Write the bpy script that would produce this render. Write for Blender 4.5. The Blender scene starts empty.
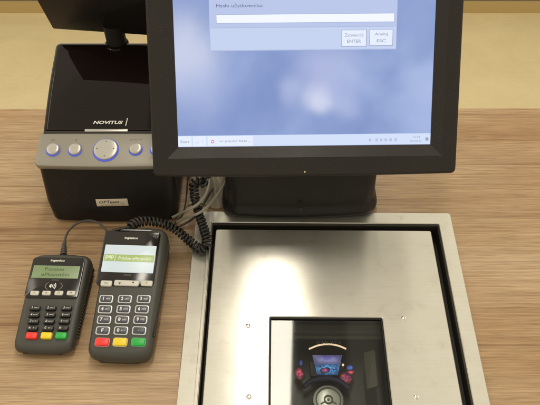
import bpy, bmesh, math, random
from mathutils import Vector, Matrix, noise
random.seed(4)
S = bpy.context.scene
COL = S.collection
# ------------------------------------------------------------------ camera
H = 0.745; TH = math.atan2(.776, .631); FPX = 650.0
cam_d = bpy.data.cameras.new("camera"); cam = bpy.data.objects.new("camera", cam_d); COL.objects.link(cam)
cam.location = (0, 0, H); cam.rotation_euler = (math.pi/2 - TH, 0, 0)
cam_d.sensor_width = 36; cam_d.lens = 36*FPX/540; cam_d.clip_start = .01; cam_d.clip_end = 50
S.camera = cam
# ------------------------------------------------------------------ light
W = bpy.data.worlds.new("World"); S.world = W; W.use_nodes = True
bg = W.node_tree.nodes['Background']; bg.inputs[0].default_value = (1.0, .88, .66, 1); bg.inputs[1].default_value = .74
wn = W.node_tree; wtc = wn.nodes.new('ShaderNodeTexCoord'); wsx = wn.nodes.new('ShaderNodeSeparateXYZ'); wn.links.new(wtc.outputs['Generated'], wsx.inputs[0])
def wramp(src, lo, hi, stops, interp='LINEAR'):      # world brightness bands by direction, shaped for the stripes reflected in the steel
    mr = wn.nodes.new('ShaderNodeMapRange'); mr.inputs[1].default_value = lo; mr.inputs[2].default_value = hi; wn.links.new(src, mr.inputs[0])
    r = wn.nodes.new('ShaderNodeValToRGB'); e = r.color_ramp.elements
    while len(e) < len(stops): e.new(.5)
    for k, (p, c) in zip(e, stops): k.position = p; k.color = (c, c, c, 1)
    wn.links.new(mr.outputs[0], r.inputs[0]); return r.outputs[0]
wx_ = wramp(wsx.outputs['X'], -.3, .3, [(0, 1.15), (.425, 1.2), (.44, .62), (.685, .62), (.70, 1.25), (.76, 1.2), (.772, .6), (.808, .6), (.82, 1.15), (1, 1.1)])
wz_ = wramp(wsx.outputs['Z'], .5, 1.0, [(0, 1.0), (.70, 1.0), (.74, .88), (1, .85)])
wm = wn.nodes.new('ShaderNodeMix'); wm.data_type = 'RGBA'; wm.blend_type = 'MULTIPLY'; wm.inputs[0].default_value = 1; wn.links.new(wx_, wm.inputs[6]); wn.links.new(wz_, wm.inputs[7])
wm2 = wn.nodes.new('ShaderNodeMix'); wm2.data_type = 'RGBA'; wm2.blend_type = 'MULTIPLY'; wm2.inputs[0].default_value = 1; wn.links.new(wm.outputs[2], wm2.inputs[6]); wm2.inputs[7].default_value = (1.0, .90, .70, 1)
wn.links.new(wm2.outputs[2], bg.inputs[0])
def area(name, loc, sx, sy, power, col, rot=(0, 0, 0)):
    l = bpy.data.lights.new(name, 'AREA'); l.shape = 'RECTANGLE'; l.size = sx; l.size_y = sy; l.energy = power; l.color = col
    o = bpy.data.objects.new(name, l); COL.objects.link(o); o.location = loc; o.rotation_euler = rot; return o
area("ceiling_tube_light", (.045, 1.85, 2.0), .155, 2.8, 30, (1, .92, .78), (0, 0, math.radians(-2.6)))
area("side_fill_light", (2.2, 1.6, 2.0), .3, 2.4, 10, (1, .90, .74))  # side lamp added for fill, not a known fixture
area("side_fill_light", (-2.0, .6, 2.0), .3, 2.4, 10, (1, .90, .74))  # matching fill lamp added on the left
S.view_settings.view_transform = 'Standard'; S.view_settings.look = 'None'
S.view_settings.exposure = 0.0; S.view_settings.gamma = 1
S.render.resolution_x = 1024; S.render.resolution_y = 768
# ------------------------------------------------------------------ pixel -> place helpers
FW = Vector((0, .631, -.776)); DN = Vector((0, -.776, -.631)); RT = Vector((1, 0, 0)); CAM = Vector((0, 0, H))
def ray(u, v): return FW + RT*((u-270)/FPX) + DN*((v-202.5)/FPX)
def at_z(u, v, z=0.0):
    d = ray(u, v); return CAM + d*((z-H)/d.z)
def at_y(u, v, y):
    d = ray(u, v); return CAM + d*(y/d.y)
def on_face(M, u, v):
    I = M.inverted(); o = I @ CAM; d = (I.to_3x3() @ ray(u, v)); t = -o.z/d.z
    p = o + d*t; return p.x, p.y
# ------------------------------------------------------------------ materials
def mix_rgb(nt, fac, a, b, mode='MIX'):
    n = nt.nodes.new('ShaderNodeMix'); n.data_type = 'RGBA'; n.blend_type = mode
    for s, v in ((n.inputs[0], fac), (n.inputs[6], a), (n.inputs[7], b)):
        if isinstance(v, (float, int)): s.default_value = v
        elif isinstance(v, tuple): s.default_value = (*v, 1)
        else: nt.links.new(v, s)
    return n.outputs[2]
def ramp(nt, src, stops):
    n = nt.nodes.new('ShaderNodeValToRGB'); cr = n.color_ramp
    while len(cr.elements) < len(stops): cr.elements.new(.5)
    for e, (p, c) in zip(cr.elements, stops): e.position = p; e.color = (*c, 1)
    nt.links.new(src, n.inputs[0]); return n.outputs[0]
def tex_noise(nt, scale3, scale, detail=5, rough=.55, dist=0., loc=(0, 0, 0)):
    tc = nt.nodes.new('ShaderNodeTexCoord'); mp = nt.nodes.new('ShaderNodeMapping')
    mp.inputs['Scale'].default_value = scale3; mp.inputs['Location'].default_value = loc
    nt.links.new(tc.outputs['Object'], mp.inputs['Vector'])
    n = nt.nodes.new('ShaderNodeTexNoise'); n.inputs['Scale'].default_value = scale; n.inputs['Detail'].default_value = detail
    n.inputs['Roughness'].default_value = rough; n.inputs['Distortion'].default_value = dist
    nt.links.new(mp.outputs[0], n.inputs['Vector']); return n.outputs['Fac']
def mat(name, col, rough=.5, metal=0., spec=.5, coat=0., emit=None, estr=0., bump=None, var=None, aniso=0., dust=0.):
    m = bpy.data.materials.new(name); m.use_nodes = True; nt = m.node_tree; N = nt.nodes; L = nt.links
    b = N['Principled BSDF']; b.inputs['Base Color'].default_value = (*col, 1); b.inputs['Roughness'].default_value = rough
    b.inputs['Metallic'].default_value = metal; b.inputs['Specular IOR Level'].default_value = spec
    b.inputs['Coat Weight'].default_value = coat; b.inputs['Coat Roughness'].default_value = .05
    if emit: b.inputs['Emission Color'].default_value = (*emit, 1); b.inputs['Emission Strength'].default_value = estr
    tc = N.new('ShaderNodeTexCoord')
    if bump:
        n = N.new('ShaderNodeTexNoise'); n.inputs['Scale'].default_value = bump[0]; n.inputs['Detail'].default_value = 4
        L.new(tc.outputs['Object'], n.inputs['Vector'])
        bp = N.new('ShaderNodeBump'); bp.inputs['Strength'].default_value = bump[1]; bp.inputs['Distance'].default_value = bump[2]
        L.new(n.outputs['Fac'], bp.inputs['Height']); L.new(bp.outputs['Normal'], b.inputs['Normal'])
    if dust:
        d1 = tex_noise(nt, (1, 1, 1), 1400, 2, .5); d2 = tex_noise(nt, (1, 1, 1), 11, 4, .6, 0, (3, 3, 3))
        k = mix_rgb(nt, 1.0, ramp(nt, d1, [(.60, (0, 0, 0)), (.70, (1, 1, 1))]), ramp(nt, d2, [(.42, (.1, .1, .1)), (.68, (1, 1, 1))]), 'MULTIPLY')
        L.new(mix_rgb(nt, 1.0, mix_rgb(nt, 1.0, k, (dust, dust*.93, dust*.82), 'MULTIPLY'), col, 'ADD'), b.inputs['Base Color'])
    if var:
        n2 = N.new('ShaderNodeTexNoise'); n2.inputs['Scale'].default_value = var[0]; n2.inputs['Detail'].default_value = 6
        L.new(tc.outputs['Object'], n2.inputs['Vector'])
        r = N.new('ShaderNodeMapRange'); r.inputs[1].default_value = .3; r.inputs[2].default_value = .7
        r.inputs[3].default_value = rough-var[1]; r.inputs[4].default_value = rough+var[1]
        L.new(n2.outputs['Fac'], r.inputs[0]); L.new(r.outputs[0], b.inputs['Roughness'])
    return m
def m_wood():
    m = mat('wood_laminate', (.4, .25, .12), .38); nt = m.node_tree; b = nt.nodes['Principled BSDF']
    broad = tex_noise(nt, (.5, 3, 1), 1.9, 4, .55, .2)
    fine = tex_noise(nt, (2.6, 150, 1), 2.4, 6, .70, .05, (3, 1, 0))
    hair = tex_noise(nt, (16, 620, 1), 1.5, 3, .6, 0, (9, 2, 0))
    vein = tex_noise(nt, (.45, 30, 1), 2.0, 4, .55, .25, (1, 5, 0))
    c1 = ramp(nt, broad, [(.38, (.37, .225, .108)), (.5, (.445, .305, .172)), (.62, (.52, .385, .245))])
    c2 = ramp(nt, fine, [(.30, (.56, .49, .42)), (.45, (.87, .84, .80)), (.6, (1.03, 1.03, 1.02)), (.8, (1.12, 1.13, 1.14))])
    c3 = ramp(nt, hair, [(.36, (.74, .70, .66)), (.48, (.96, .95, .94)), (.6, (1.08, 1.08, 1.08))])
    c4 = ramp(nt, vein, [(.33, (.66, .57, .48)), (.37, (.92, .90, .88)), (.55, (1, 1, 1)), (.7, (1.06, 1.07, 1.08))])
    c = mix_rgb(nt, 1.0, c1, c2, 'MULTIPLY'); c = mix_rgb(nt, 1.0, c, c3, 'MULTIPLY'); c = mix_rgb(nt, 1.0, c, c4, 'MULTIPLY')
    nt.links.new(c, b.inputs['Base Color'])
    bp = nt.nodes.new('ShaderNodeBump'); bp.inputs['Strength'].default_value = .12; bp.inputs['Distance'].default_value = .0006
    nt.links.new(fine, bp.inputs['Height']); nt.links.new(bp.outputs[0], b.inputs['Normal'])
    return m
def m_floor():
    m = mat('yellow_linoleum', (.62, .47, .2), .45); nt = m.node_tree; b = nt.nodes['Principled BSDF']
    n1 = tex_noise(nt, (1, 1.6, 1), 3.5, 7, .65, .8); n2 = tex_noise(nt, (1, 2, 1), 9, 8, .6, 2.2, (4, 4, 0))
    c = ramp(nt, n1, [(.3, (.60, .49, .27)), (.7, (.67, .555, .32))])
    v = ramp(nt, n2, [(.0, (1, 1, 1)), (.485, (1, 1, 1)), (.5, (.93, .92, .90)), (.515, (1, 1, 1))])
    nt.links.new(mix_rgb(nt, 1.0, c, v, 'MULTIPLY'), b.inputs['Base Color']); return m
def m_steel(name, col, rough, aniso):
    m = bpy.data.materials.new(name); m.use_nodes = True; nt = m.node_tree; N = nt.nodes; L = nt.links
    N.remove(N['Principled BSDF']); g = N.new('ShaderNodeBsdfAnisotropic'); g.distribution = 'BECKMANN'
    g2 = N.new('ShaderNodeBsdfAnisotropic'); g2.inputs['Roughness'].default_value = .62
    g3 = N.new('ShaderNodeBsdfAnisotropic'); g3.inputs['Roughness'].default_value = .40; g3.inputs['Anisotropy'].default_value = aniso*.7
    m0 = N.new('ShaderNodeMixShader'); m0.inputs[0].default_value = .16; L.new(g.outputs[0], m0.inputs[1]); L.new(g3.outputs[0], m0.inputs[2])
    mx = N.new('ShaderNodeMixShader'); mx.inputs[0].default_value = .24; L.new(m0.outputs[0], mx.inputs[1]); L.new(g2.outputs[0], mx.inputs[2])
    L.new(mx.outputs[0], N['Material Output'].inputs['Surface'])
    br = tex_noise(nt, (9, 900, 9), 1.0, 3, .6); sm = tex_noise(nt, (1, 1, 1), 7, 4, .55, .4, (2, 7, 0)); sp = tex_noise(nt, (1, 1, 1), 45, 4, .65)
    r = N.new('ShaderNodeMapRange'); r.inputs[1].default_value = .3; r.inputs[2].default_value = .7
    r.inputs[3].default_value = rough-.03; r.inputs[4].default_value = rough+.05
    L.new(sm, r.inputs[0]); L.new(r.outputs[0], g.inputs['Roughness'])
    g.inputs['Anisotropy'].default_value = aniso
    tg = N.new('ShaderNodeTangent'); tg.direction_type = 'UV_MAP'; L.new(tg.outputs[0], g.inputs['Tangent'])
    c = mix_rgb(nt, 1.0, ramp(nt, br, [(.3, (.93, .93, .93)), (.7, (1, 1, 1))]), ramp(nt, sp, [(.26, (.86, .845, .81)), (.40, (.97, .965, .955)), (.6, (1, 1, 1))]), 'MULTIPLY')
    cc = mix_rgb(nt, 1.0, c, col, 'MULTIPLY'); L.new(cc, g.inputs['Color']); L.new(cc, g2.inputs['Color']); L.new(cc, g3.inputs['Color']); L.new(tg.outputs[0], g3.inputs['Tangent'])
    return m
SCN = {}
def m_screen():
    m = mat('lit_screen', (.02, .02, .02), .25, emit=(1, 1, 1), estr=1.0); nt = m.node_tree; b = nt.nodes['Principled BSDF']
    n = tex_noise(nt, (1, 1.2, 1.2), 6.5, 4, .5, .4, (1.35, .2, .6)); n2 = tex_noise(nt, (1, 1, 1), 15, 3, .5, .2, (5, 1, 2))
    c = ramp(nt, n, [(.30, (.175, .255, .54)), (.5, (.22, .31, .60)), (.66, (.30, .39, .68)), (.8, (.42, .49, .75))])
    c = mix_rgb(nt, 1.0, c, ramp(nt, n2, [(.3, (.9, .92, .96)), (.7, (1.12, 1.1, 1.05))]), 'MULTIPLY')
    SCN['nt'] = nt; SCN['c'] = c; nt.links.new(c, b.inputs['Emission Color']); return m
def emi(name, col, s=1.0, rough=.3): return mat(name, (.02, .02, .02), rough, emit=col, estr=s)
def glow(name, col, s_, nz=40., col2=None, hard=1.0, flat=0.):  # soft-edged emission that paints the reflected colours in the scanner window
    m = mat(name, (.012, .011, .012), .4); nt = m.node_tree; N = nt.nodes; b = N['Principled BSDF']
    tc = N.new('ShaderNodeTexCoord'); v = N.new('ShaderNodeVectorMath'); v.operation = 'SUBTRACT'; v.inputs[1].default_value = (.5, .5, .5); nt.links.new(tc.outputs['Generated'], v.inputs[0])
    k = N.new('ShaderNodeVectorMath'); k.operation = 'MULTIPLY'; k.inputs[1].default_value = (1, 1, 0); nt.links.new(v.outputs[0], k.inputs[0])
    l = N.new('ShaderNodeVectorMath'); l.operation = 'LENGTH'; nt.links.new(k.outputs[0], l.inputs[0])
    mr = N.new('ShaderNodeMapRange'); mr.interpolation_type = 'SMOOTHSTEP'; mr.inputs[1].default_value = .5; mr.inputs[2].default_value = .5-.5*hard; mr.inputs[3].default_value = flat; nt.links.new(l.outputs['Value'], mr.inputs[0])
    n = tex_noise(nt, (1, 1, 1), nz, 3, .6); r = ramp(nt, n, [(.40, (.05, .05, .05)), (.62, (1, 1, 1))])
    c = mix_rgb(nt, r, col2 or (0, 0, 0), col)
    nt.links.new(mix_rgb(nt, 1.0, c, mr.outputs[0], 'MULTIPLY'), b.inputs['Emission Color']); b.inputs['Emission Strength'].default_value = s_
    return m
def m_glass(tint=(.8, .82, .8)):
    m = bpy.data.materials.new('scanner_glass'); m.use_nodes = True; nt = m.node_tree; N = nt.nodes
    N.remove(N['Principled BSDF']); out = N['Material Output']
    t = N.new('ShaderNodeBsdfTransparent'); t.inputs[0].default_value = (*tint, 1)
    g = N.new('ShaderNodeBsdfGlossy'); g.inputs['Roughness'].default_value = .035
    lw = N.new('ShaderNodeLayerWeight'); lw.inputs[0].default_value = .5
    pw = N.new('ShaderNodeMath'); pw.operation = 'POWER'; pw.inputs[1].default_value = 5; nt.links.new(lw.outputs['Facing'], pw.inputs[0])
    f = N.new('ShaderNodeMath'); f.operation = 'MULTIPLY_ADD'; f.inputs[1].default_value = .95; f.inputs[2].default_value = .035; nt.links.new(pw.outputs[0], f.inputs[0])
    mx = N.new('ShaderNodeMixShader'); nt.links.new(f.outputs[0], mx.inputs[0]); nt.links.new(t.outputs[0], mx.inputs[1]); nt.links.new(g.outputs[0], mx.inputs[2])
    nt.links.new(mx.outputs[0], out.inputs['Surface']); return m
WOOD = m_wood(); FLOOR = m_floor()
STEEL = m_steel('brushed_steel', (.84, .82, .75), .30, .74); STEELF = m_steel('steel_frame', (.84, .82, .75), .28, .6)
BLK = mat('matte_black', (.010, .009, .008), .55, spec=.3, bump=(900, .15, .0003))
BLKS = mat('satin_black', (.009, .0075, .007), .40, spec=.3, dust=.05, bump=(1400, .12, .0002), var=(18, .06))
BEZ = mat('bezel_plastic', (.0155, .0125, .0105), .46, spec=.33, dust=.05, bump=(1600, .2, .0002), var=(14, .05))
GLOSS = mat('gloss_black', (.008, .004, .0035), .05, spec=.32, var=(14, .04))
SILV = mat('silver_plastic', (.29, .275, .235), .42, .35, bump=(1500, .1, .0002))
SILB = mat('silver_button', (.50, .48, .44), .28, .3)
TERM = mat('terminal_grey', (.046, .0455, .038), .42, dust=.06, bump=(1300, .15, .0002), var=(25, .06))
TERMD = mat('terminal_dark', (.030, .029, .025), .5)
TBLK = mat('terminal_gloss', (.012, .010, .009), .12)
KEYB = mat('key_black', (.018, .018, .018), .35); KEYN = mat('key_navy', (.060, .065, .085), .35)
KEYR = mat('key_red', (.80, .035, .03), .35, emit=(.8, .03, .02), estr=.05); KEYY = mat('key_yellow', (.85, .62, .02), .35); KEYG = mat('key_green', (.02, .42, .06), .35)
KEYW = mat('key_white', (.60, .58, .52), .35); RIMW = mat('key_rim', (.60, .62, .66), .3, .2)
WHT = mat('print_white', (.75, .74, .70), .5); DKT = mat('print_dark', (.05, .05, .05), .5); GRYP = mat('print_grey', (.22, .21, .19), .5)
STK = mat('sticker', (.62, .55, .44), .4)
LCDG = emi('lcd_green', (.27, .36, .14), .75); LCDW = emi('lcd_white', (.72, .80, .78), .9); BAND = emi('band_green', (.42, .52, .16), .9)
BANT = emi('band_text', (.85, .9, .6), .9); LCDT = mat('lcd_ink', (.04, .07, .03), .5)
BLUE = emi('blue_glow', (.08, .12, .75), .8); LEDY = emi('led_amber', (1, .75, .2), 1.5)
SCR = m_screen(); DLG = emi('dialog_fill', (.46, .54, .79), 1.0); DLGL = emi('dialog_light', (.53, .62, .85), 1.0); FLD = emi('field_white', (.86, .91, 1.0), 1.0)
TSK = emi('taskbar_fill', (.62, .72, .93), 1.0); TSKB = emi('taskbar_button', (.76, .83, .97), 1.0); LINE = emi('dialog_line', (.36, .44, .68), 1.0); STXT = emi('screen_ink', (.10, .12, .24), 1.0); STXT2 = emi('screen_ink_pale', (.30, .34, .48), 1.0)
REDT = emi('icon_red', (.7, .15, .2), 1.0); SHAD = emi('button_edge', (.30, .36, .55), 1.0)
CBL = mat('cable_black', (.016, .015, .014), .38); CGR = mat('cable_grey', (.30, .28, .23), .45); CDG = mat('cable_dark_grey', (.06, .055, .05), .45)
PLB = mat('pale_film', (.62, .56, .45), .35, bump=(40, .3, .002)); PLB.node_tree.nodes['Principled BSDF'].inputs['Transmission Weight'].default_value = .15
DARK = mat('well_dark', (.035, .030, .024), .35, var=(30, .1)); DKG = mat('well_grey', (.11, .10, .08), .35); GAPM = mat('gap_black', (.022, .018, .013), .7)
MARKG = mat('mark_grey', (.42, .38, .34), .5, spec=.2); DISCD = mat('disc_ring_grey', (.28, .27, .25), .4); DISCM = mat('disc_pale', (.74, .73, .70), .30, .6); CHR = mat('chrome', (.78, .77, .74), .16, 1.0); GLS = m_glass()
ARC = emi('arc_glow', (1.0, .70, .45), 1.5); LAV = emi('lavender_glow', (.36, .36, .82), 1.05); CYN = emi('cyan_glow', (.05, .33, .95), 1.3); REDG = emi('red_glow', (1.0, .05, .08), 1.2); WGL = emi('white_glow', (.9, .8, .8), 1.0)
WALLM = mat('dark_wall', (.035, .028, .02), .6); SKIRT = mat('skirting_yellow', (.50, .37, .16), .5, bump=(30, .2, .002))
# ------------------------------------------------------------------ mesh helpers
def link(name, bm, m, parent=None, smooth=35, label=None, uv=False):
    bmesh.ops.recalc_face_normals(bm, faces=bm.faces)
    if uv:
        l = bm.loops.layers.uv.new('UVMap')
        for f in bm.faces:
            for lp in f.loops: lp[l].uv = (lp.vert.co.x*2+.5, lp.vert.co.y*2 + lp.vert.co.z*.5)
    me = bpy.data.meshes.new(name); bm.to_mesh(me); bm.free(); me.materials.append(m)
    if smooth:
        me.shade_smooth(); me.set_sharp_from_angle(angle=math.radians(smooth))
    o = bpy.data.objects.new(name, me); COL.objects.link(o)
    if parent: o.parent = parent
    if label: o['label'] = label
    return o
def thing(name, label, cat, loc=(0, 0, 0), rz=0, group=None):
    o = bpy.data.objects.new(name, None); COL.objects.link(o); o.location = loc; o.rotation_euler = (0, 0, rz)
    o.empty_display_size = .02; o['label'] = label; o['category'] = cat
    if group: o['group'] = group
    return o
def tag(o, label, cat, group=None):
    o['label'] = label; o['category'] = cat
    if group: o['group'] = group
    return o
def rootM(loc, rz): return Matrix.Translation(Vector(loc)) @ Matrix.Rotation(rz, 4, 'Z')
def rrect(w, h, r, n=5, bulge=0., cx=0., cy=0., taper=0.):
    pts = []; r = max(min(r, w/2-1e-5, h/2-1e-5), 1e-5)
    for (sx, sy, a0) in ((1, -1, -90), (1, 1, 0), (-1, 1, 90), (-1, -1, 180)):
        ox, oy = sx*(w/2-r), sy*(h/2-r)
        for i in range(n+1):
            a = math.radians(a0 + 90*i/n); pts.append([ox+r*math.cos(a), oy+r*math.sin(a)])
    if bulge:   # subdivide the near and far edges so they can bow outwards
        out = []
        for i, p in enumerate(pts):
            out.append(p); q = pts[(i+1) % len(pts)]
            if abs(p[0]-q[0]) > w*.4 and abs(p[1]-q[1]) < 1e-6:
                for k in range(1, 10): out.append([p[0]+(q[0]-p[0])*k/10, p[1]])
        pts = out
        for p in pts: p[1] += (1 if p[1] > 0 else -1)*bulge*max(0, 1-(2*p[0]/w)**2)
    return [(cx+p[0]*(1+taper*p[1]/(h/2)), cy+p[1]) for p in pts]
def loft(bm, rings, M=None, cap0=True, cap1=True):
    vs = []
    for r in rings: vs.append([bm.verts.new((M @ Vector(p)) if M else Vector(p)) for p in r])
    n = len(vs[0])
    for a, b in zip(vs, vs[1:]):
        for i in range(n): bm.faces.new((a[i], a[(i+1) % n], b[(i+1) % n], b[i]))
    if cap0: bm.faces.new(list(reversed(vs[0])))
    if cap1: bm.faces.new(vs[-1])
def slab(bm, w, h, t, r=.001, M=None, cx=0, cy=0, z0=0, bev=.0006, n=4, bulge=0):
    bev = min(bev, t*.45)
    R = lambda i, z: [(x, y, z) for x, y in rrect(w-2*i, h-2*i, max(r-i, 1e-4), n, bulge, cx, cy)]
    loft(bm, [R(0, z0), R(0, z0+t-bev), R(bev*.3, z0+t-bev*.3), R(bev, z0+t)], M)
def box(bm, x0, x1, y0, y1, z0, z1, M=None):
    loft(bm, [[(x0, y0, z), (x1, y0, z), (x1, y1, z), (x0, y1, z)] for z in (z0, z1)], M)
def disc(bm, r, t, cx=0, cy=0, z0=0, M=None, n=40, bev=.0008, ry=None, r0=None):
    ry = ry or r
    def ring(k, z): return [(cx+r*k*math.cos(2*math.pi*i/n), cy+ry*k*math.sin(2*math.pi*i/n), z) for i in range(n)]
    k = 1-bev/r
    loft(bm, [ring(1, z0), ring(1, z0+t-bev), ring(1-(1-k)*.35, z0+t-bev*.3), ring(k, z0+t)], M)
def annulus(bm, r0, r1, t, cx=0, cy=0, z0=0, M=None, n=40):
    prof = [(r0, 0), (r1, 0), (r1, t*.7), ((r0+r1)/2, t), (r0, t*.7)]; vs = []
    for i in range(n):
        a = 2*math.pi*i/n
        vs.append([bm.verts.new((M or Matrix()) @ Vector((cx+r*math.cos(a), cy+r*math.sin(a), z0+z))) for r, z in prof])
    m = len(prof)
    for i in range(n):
        for j in range(m): bm.faces.new((vs[i][j], vs[(i+1) % n][j], vs[(i+1) % n][(j+1) % m], vs[i][(j+1) % m]))
def spline(P, step):
    P = [Vector(p) for p in P]; P = [2*P[0]-P[1]] + P + [2*P[-1]-P[-2]]; out = []
    for i in range(1, len(P)-2):
        a, b, c, d = P[i-1:i+3]; k = max(2, int((c-b).length/step*1.5))
        for j in range(k):
            t = j/k; out.append(.5*((2*b)+(c-a)*t+(2*a-5*b+4*c-d)*t*t+(3*b-a-3*c+d)*t**3))
    out.append(P[-2]); res = [out[0]]; acc = 0
    for p, q in zip(out, out[1:]):
        L = (q-p).length; s = step-acc
        while s <= L: res.append(p.lerp(q, s/L)); s += step
        acc = (acc+L) % step
    return res
def frames(P):
    n = None; fr = []
    for i, p in enumerate(P):
        t = (P[min(i+1, len(P)-1)]-P[max(i-1, 0)]).normalized()
        if n is None: n = t.orthogonal().normalized()
        n = (n-t*n.dot(t)).normalized(); fr.append((p, n, t.cross(n)))
    return fr
def sweep(bm, P, r, seg=8, rf=None):
    fr = frames(P); N = len(fr)
    loft(bm, [[p+(n*math.cos(2*math.pi*k/seg)+b*math.sin(2*math.pi*k/seg))*(rf(i/(N-1)) if rf else r) for k in range(seg)] for i, (p, n, b) in enumerate(fr)])
def coil(P, R, pitch, per=12):
    Q = spline(P, pitch/per); fr = frames(Q); out = []
    for i, (p, n, b) in enumerate(fr):
        a = 2*math.pi*i/per; k = min(1, i/(per*1.5), (len(fr)-1-i)/(per*1.5)); j = 1+.09*math.sin(i*.021+1)+.05*math.sin(i*.13)
        out.append(p+(n*math.cos(a)+b*math.sin(a))*R*k*j)
    return out
def text(name, s, parent, m, M, width=None, height=None, shear=0., bold=0., ext=.0001):
    c = bpy.data.curves.new(name, 'FONT'); c.body = s; c.align_x = 'CENTER'; c.align_y = 'CENTER'; c.size = 1; c.shear = shear; c.offset = bold; c.resolution_u = 3
    o = bpy.data.objects.new(name, c); COL.objects.link(o); bpy.context.view_layer.update()
    dg = bpy.context.evaluated_depsgraph_get(); me = bpy.data.meshes.new_from_object(o.evaluated_get(dg)); bpy.data.objects.remove(o); bpy.data.curves.remove(c)
    xs = [v.co.x for v in me.vertices]; ys = [v.co.y for v in me.vertices]; w = max(xs)-min(xs); h = max(ys)-min(ys)
    sx = (width/w) if width else height/h; sy = (height/h) if height else sx
    cx, cy = (max(xs)+min(xs))/2, (max(ys)+min(ys))/2
    for v in me.vertices: v.co = M @ Vector(((v.co.x-cx)*sx, (v.co.y-cy)*sy, 0))
    me.materials.clear(); me.materials.append(m); o = bpy.data.objects.new(name, me); COL.objects.link(o); o.parent = parent; return o
T3 = lambda x, y, z: Matrix.Translation(Vector((x, y, z)))
RX = lambda a: Matrix.Rotation(a, 4, 'X'); RY = lambda a: Matrix.Rotation(a, 4, 'Y'); RZ = lambda a: Matrix.Rotation(a, 4, 'Z')
# ------------------------------------------------------------------ setting: counter, floor, skirting, wall
bl = at_z(196, 212, .006); br = at_z(450, 212, .006)
SC_RZ = -math.radians(.5); sc_w = (br-bl).length; sc_c = (bl+br)/2; SC_LOC = (sc_c.x, sc_c.y, 0)   # origin: middle of the scale's back edge
MS = rootM(SC_LOC, SC_RZ)
SC_D = .46
bm = bmesh.new()
hx, hy0, hy1 = sc_w/2-.012, -SC_D+.012, -.012
hole = [MS @ Vector(p) for p in ((-hx, hy0, 0), (hx, hy0, 0), (hx, hy1, 0), (-hx, hy1, 0))]
out_ = [(-1.6, -.35), (1.6, -.35), (1.6, at_z(500, 107.5).y), (-1.6, at_z(10, 110).y)]
ring = []
for z in (0, -.036):
    ring.append(([bm.verts.new((x, y, z)) for x, y in out_], [bm.verts.new((p.x, p.y, z)) for p in hole]))
for k, (o4, h4) in enumerate(ring):
    for i in range(4):
        j = (i+1) % 4; bm.faces.new((o4[i], o4[j], h4[j], h4[i]))
for i in range(4):
    j = (i+1) % 4; bm.faces.new((ring[0][0][i], ring[0][0][j], ring[1][0][j], ring[1][0][i])); bm.faces.new((ring[0][1][i], ring[0][1][j], ring[1][1][j], ring[1][1][i]))
o = link('counter', bm, WOOD, smooth=0); o['kind'] = 'structure'
bm = bmesh.new(); box(bm, -4, 4, -1, 2.163, -.80, -.75); o = link('floor', bm, FLOOR, smooth=0); o['kind'] = 'structure'
bm = bmesh.new(); box(bm, -4, 4, 2.163, 2.18, -.80, -.7045); o = link('skirting_board', bm, SKIRT, smooth=0); o['kind'] = 'structure'
bm = bmesh.new(); box(bm, -4, 4, 2.18, 2.25, -.80, -.40); o = link('wall', bm, WALLM, smooth=0); o['kind'] = 'structure'
# ------------------------------------------------------------------ scanner scale
t = thing('scanner_scale', 'brushed stainless steel checkout scanner scale with dark glass window sunk in the counter', 'scanner scale', SC_LOC, SC_RZ)
w2 = sc_w/2
def plan_ring(bm, ox0, ox1, oy0, oy1, ix0, ix1, iy0, iy1, z0, z1, r=.004, ri=.0015, bev=.0008):
    def R(x0, x1, y0, y1, z, rr): return [(x, y, z) for x, y in rrect(x1-x0, y1-y0, rr, 4, 0, (x0+x1)/2, (y0+y1)/2)]
    rings = [R(ix0, ix1, iy0, iy1, z0, ri), R(ox0, ox1, oy0, oy1, z0, r), R(ox0, ox1, oy0, oy1, z1-bev, r), R(ox0+bev, ox1-bev, oy0+bev, oy1-bev, z1, r),
             R(ix0-bev, ix1+bev, iy0-bev, iy1+bev, z1, ri), R(ix0, ix1, iy0, iy1, z1-bev, ri)]
    vs = [[bm.verts.new(p) for p in r_] for r_ in rings]; n = len(vs[0])
    for k in range(len(vs)):
        a, b = vs[k], vs[(k+1) % len(vs)]
        for i in range(n): bm.faces.new((a[i], a[(i+1) % n], b[(i+1) % n], b[i]))
Ms6 = MS @ T3(0, 0, .006)
gx0 = on_face(Ms6, 197.5, 405)[0]; gx1 = on_face(Ms6, 474, 405)[0]; gy1 = on_face(Ms6, 330, 223)[1]
bm = bmesh.new(); plan_ring(bm, -w2, w2, -SC_D, 0, gx0, gx1, -SC_D+.02, gy1, .0005, .006)
link('frame', bm, STEELF, t, uv=True)
bm = bmesh.new(); plan_ring(bm, gx0-.0045, gx0-.0005, -SC_D+.02, gy1-.001, gx0-.0035, gx0-.0015, -SC_D+.022, gy1-.003, .006, .0095, .0015, .0005, .0004)
box(bm, gx0-.0044, gx0-.0006, -SC_D+.021, gy1-.002, .0062, .0088)
link('frame_lip', bm, STEELF, t, uv=True)
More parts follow.
